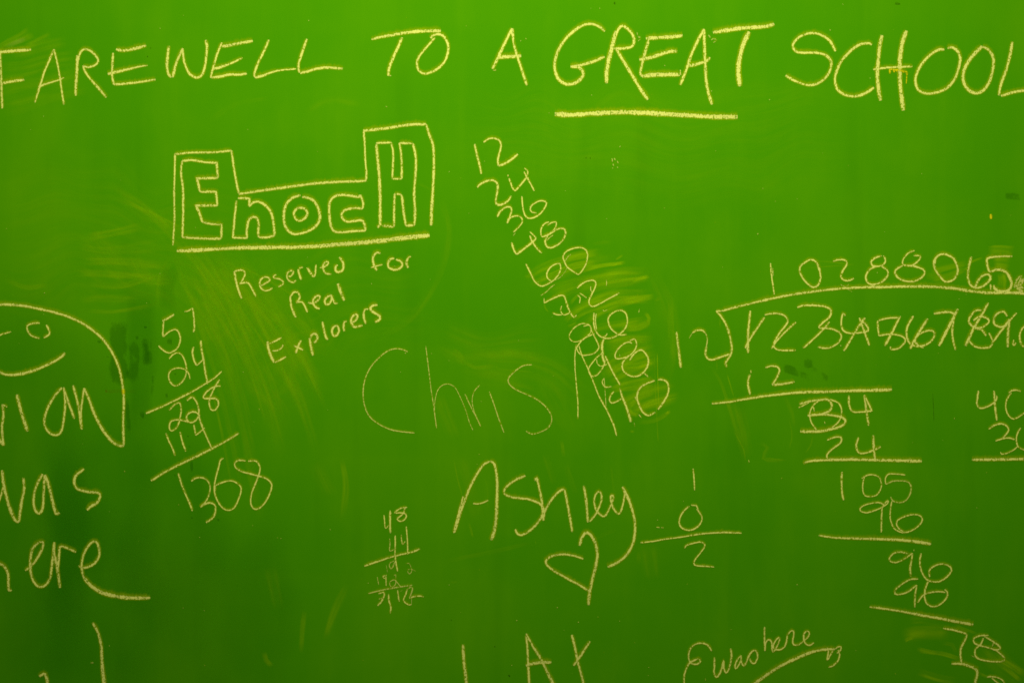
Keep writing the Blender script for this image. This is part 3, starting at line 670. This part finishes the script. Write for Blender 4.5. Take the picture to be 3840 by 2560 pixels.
smear("chalk_smear", "ring-shaped eraser sweep right of the frame of bubble letters", "chalk smear", M_SMEAR,
 (0, "500-16:-50,560 300,560 640,600;420-16:500,900 700,700 1000,640;360-14:1000,300 1500,330 2000,300;24-30:1010,440 1030,540 1000,650 940,730 860,780;120-22:1000,760 1100,800 1260,780;90-25:1050,820 1250,850 1350,930;14-35:480,280 540,240 620,225;30-22:700,260 760,230 830,240;12-35:1000,440 960,420"))
smear("chalk_smear", "rubbed block and dust behind the crowded digits 0, 6 and 5", "chalk smear", M_SMEAR,
 (22, "140-60s:1700,180 1850,175 2000,190;150-60s:1760,320 1860,310 1960,325;110-60:1060,430 1250,370 1480,320;90-55:1060,510 1250,470 1450,390;40-70:1480,330 1560,290 1650,262;130-75:1850,430 1870,520 1850,610;60-55:1080,560 1200,550 1300,530;30-60:1420,400 1480,370;60-60:1720,380 1800,400 1900,380;120-40:1000,470 1100,470 1200,540;180-60:1960,610 2050,580 2160,600;30-30:-400,350 -200,300 200,340"), gain=1.8)
smear("chalk_smear", "streaky wiped patch around the 78 in the bottom right corner", "chalk smear", M_SMEAR,
 (25, "60-75:630,1190 780,1230 860,1240;70-60:660,1210 900,1240 1110,1310;60-70h:500,1110 540,1085 600,1070;110-50:640,1440 850,1500 1060,1540;60-75t:1560,1380 1680,1470 1760,1540;60-75t:1600,1300 1720,1390 1820,1460;110-50t:1450,1240 1620,1360 1800,1470;50-50:1040,930 1150,980 1290,1030;200-30:460,1050 700,1000 1000,1000;120-30:550,880 700,870 900,900;60-50:1300,1450 1400,1500 1450,1490;60-40:900,1130 1020,1150 1060,1250;260-24:1350,1150 1550,1350 1800,1560"), gain=2.6)
smear("chalk_smear", "faint downward wipe marks left of the 34 and 24 of the long division", "chalk smear", M_SMEAR,
 (23, "50-55:60,80 180,280 290,620 400,900;20-80:300,730 350,830 400,930 415,1040;12-100s:445,1020 450,1070;24-50:850,600 880,780 850,920;22-55:1095,760 1070,880 1010,960;60-35:560,850 640,900 600,1010 800,1030;160-25:250,380 350,700 420,900;20-60:600,1000 720,1020 830,1030;12-70s:130,30 132,140;60-30:800,380 880,560 900,700;16-60:230,160 300,400"),
 (21, "24-60s:600,870 605,1010;22-55s:570,1350 568,1480;10-50s:1060,345 1062,375;10-50s:1100,345 1108,375;10-55s:1125,345 1128,372;30-50:40,1000 90,1050 130,1100;26-60:255,1110 265,1085 290,1060;20-40s:1480,325 1800,300 2110,280"))
smear("chalk_smear", "faint upright wipe marks and scratches behind the name Ashley", "chalk smear", M_SMEAR,
 (16, "16-75:110,50 150,260 190,400 212,540;12-65:418,240 440,360 440,540;26-75:255,670 280,760 295,820;26-55:70,1260 110,1262 150,1250;160-25:150,0 250,250 350,700;40-40:1650,100 1670,300 1700,480;80-25:1200,100 1300,400;50-30:1480,840 1600,780 1700,740;60-40:1930,950 1915,1080;12-60s:910,850 912,890;60-25:0,1060 500,960 900,860;90-25:1000,0 1100,300"))
smear("chalk_smear", "drip-like pale streaks low on the board below the small multiplication", "chalk smear", M_SMEAR,
 (0, "20-60:785,1050 795,1120 785,1200;16-50:700,1400 695,1440 690,1500;22-50:800,1340 770,1400 745,1470;14-80:608,1495 612,1515 625,1530;40-30:620,1300 640,1400;60-25:720,1060 760,1140;30-30:560,1000 600,1200;60-25:1490,1250 1500,1330;20-45:1540,680 1545,840;60-30:1480,600 1540,760 1500,900;40-30:1690,920 1720,1060"))
smear("chalk_smear", "faint trace of wiped chalk around the centre name Chris", "chalk smear", M_SMEAR,
 (15, "140-40:960,110 1020,140 1080,260;60-50:1100,200 1200,270 1420,250;30-55:1400,250 1500,290 1800,310;160-35:820,540 900,760 1000,1000;60-40:1550,430 1700,450 1830,480;260-30:1200,350 1500,400 1700,500;14-80:1155,0 1160,20;120-35:1450,100 1700,130 1900,200;200-30:1900,350 2050,650 2200,950;20-60:1425,230 1427,290"))

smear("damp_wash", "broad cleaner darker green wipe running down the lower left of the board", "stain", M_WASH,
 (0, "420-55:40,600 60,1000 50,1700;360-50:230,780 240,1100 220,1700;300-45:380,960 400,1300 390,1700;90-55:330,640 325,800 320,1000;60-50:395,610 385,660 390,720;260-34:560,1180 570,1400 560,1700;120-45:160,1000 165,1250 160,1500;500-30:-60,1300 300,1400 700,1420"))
smear("damp_stain", "dark water-stained patch between the smiley face and the 57", "stain", M_DAMP,
 (11, "250-75:1165,210 1155,400 1165,600 1160,800 1190,960;190-62:1320,460 1330,650 1310,800 1310,900;150-62:1445,400 1440,560 1440,720;50-80:970,440 975,500;60-75:1425,315 1435,350;36-75:1345,410 1342,460;36-70:1057,600 1057,640;70-50:1235,1000 1250,1200 1255,1400;60-50:1395,1140 1400,1240"))
smear("damp_stain", "small dark damp spots scattered through the 57 by 24 multiplication", "stain", M_DAMP,
 (14, "40-75:577,400 578,445;26-75:427,860 426,900;34-70:625,1350 628,1410;36-70:935,1360 938,1450;40-55:590,480 600,600;50-55:620,700 625,860;30-60:50,140 55,240;60-40:990,420 1030,520"),
 (13, "60-55:190,960 190,1150 160,1350;120-60:420,500 400,640;60-70:90,350 95,400;50-60:490,980 490,1030;50-55:370,1250 375,1330;110-62:100,540 110,700 110,880"))
smear("damp_stain", "dark diagonal hand-wide smudge right of the 12 in the long division", "stain", M_DAMP,
 (23, "120-44:740,80 950,160 1180,250;150-46:1050,0 1055,60 1060,130;90-40:1060,90 1180,180 1280,240"))
smear("damp_stain", "small dark smudge near the right edge below the L of SCHOOL", "stain", M_DAMP,
 (0, "26-40:2300,452 2330,452 2380,454"))
tag(glyph("tape_mark", 11, "46fp:1030,958 1060,958;40fp:1045,958 1350,958", None), "faint brownish strip of old tape crossing the smiley face outline", "tape mark")
bpy.data.objects["tape_mark"].data.materials[0] = M_TAPE
s = Smear(); s.add(11, "44-55s:1030,958 1180,958 1352,958;40-60s:1030,958 1040,958 1056,958")
old = bpy.data.objects["tape_mark"]; lb = (old['label'], old['category']); bpy.data.objects.remove(old)
tag(finish("tape_mark", s.v, s.f, {"press": s.p}, s.uv, M_TAPE, None), *lb)
g = Strokes()
g.add(5, "16:1062,462 1066,505;14:1066,462 1110,466;14:1100,468 1108,492;16:1108,468 1150,470;14:1150,470 1230,490;18:1222,485 1230,515;10m:1228,505 1222,600;12m:1125,470 1135,490;12m:1190,478 1196,495")
g.add(11, "24:1208,935 1212,985")
g.add(0, "5:2275,492 2276,503")
tag(g.build("glue_residue", None, M_GLUE), "crusty yellow glue residue hanging under the crossbar of the H in SCHOOL", "glue residue")
g = Strokes()
g.add(0, "3m:1411,5 1412,11;3m:2055,9 2067,10")  # these two marks are hook shadows painted on at the top, not dirt
g.add(19, "10:880,810 898,835;8:112,70 116,85;8:696,425 698,438")
g.add(1, "9:1858,440 1862,452;7:1898,330 1902,345")
g.add(23, "4f:2290,360 2298,500 2303,640")
g.add(8, "10m:1430,352 1445,358;9m:1480,352 1490,358")
o = tag(g.build("dirt_and_hook_shadows", None, M_DIRT_SHADOW), "tiny dark specks, hairline scratches and painted hook shadows on the green board", "dirt"); o['kind'] = 'stuff'
g = Strokes()
g.add(8, "14m:1740,360 1745,400;12m:1765,355 1780,380;12m:1750,425 1760,445;10m:1800,390 1815,415;10m:1800,460 1812,468;12m:1745,470 1752,480")
g.add(4, "10f:910,160 918,200;14f:920,205 945,220 920,250;12f:1610,190 1630,215;12f:1640,240 1660,225 1690,240 1660,265")
g.add(20, "9:430,765 436,795")
g.add(23, "8:1205,640 1212,662")
g.add(18, "10:1520,10 1530,45")
g.add(3, "10m:2052,215 2060,232;16m:1640,620 1685,618;14m:320,690 360,690;10f:290,1070 310,1085")
g.add(15, "10m:488,118 498,124")
g.add(26, "10m:405,1535 418,1525;10m:965,805 970,795")
rr = random.Random(3)
for _ in range(150):
    x, y = rr.uniform(0, 2352), rr.uniform(0, 1568)
    a = rr.uniform(0, 6.28); q = rr.uniform(0.8, 3.2)
    g.add(0, "%.1f%s:%.1f,%.1f %.1f,%.1f" % (rr.uniform(1.2, 2.6), rr.choice("fffm"), x, y, x + q * math.cos(a), y + q * math.sin(a)))
o = tag(g.build("chalk_specks", None), "stray chalk crumbs and specks scattered over the green board", "chalk dust"); o['kind'] = 'stuff'
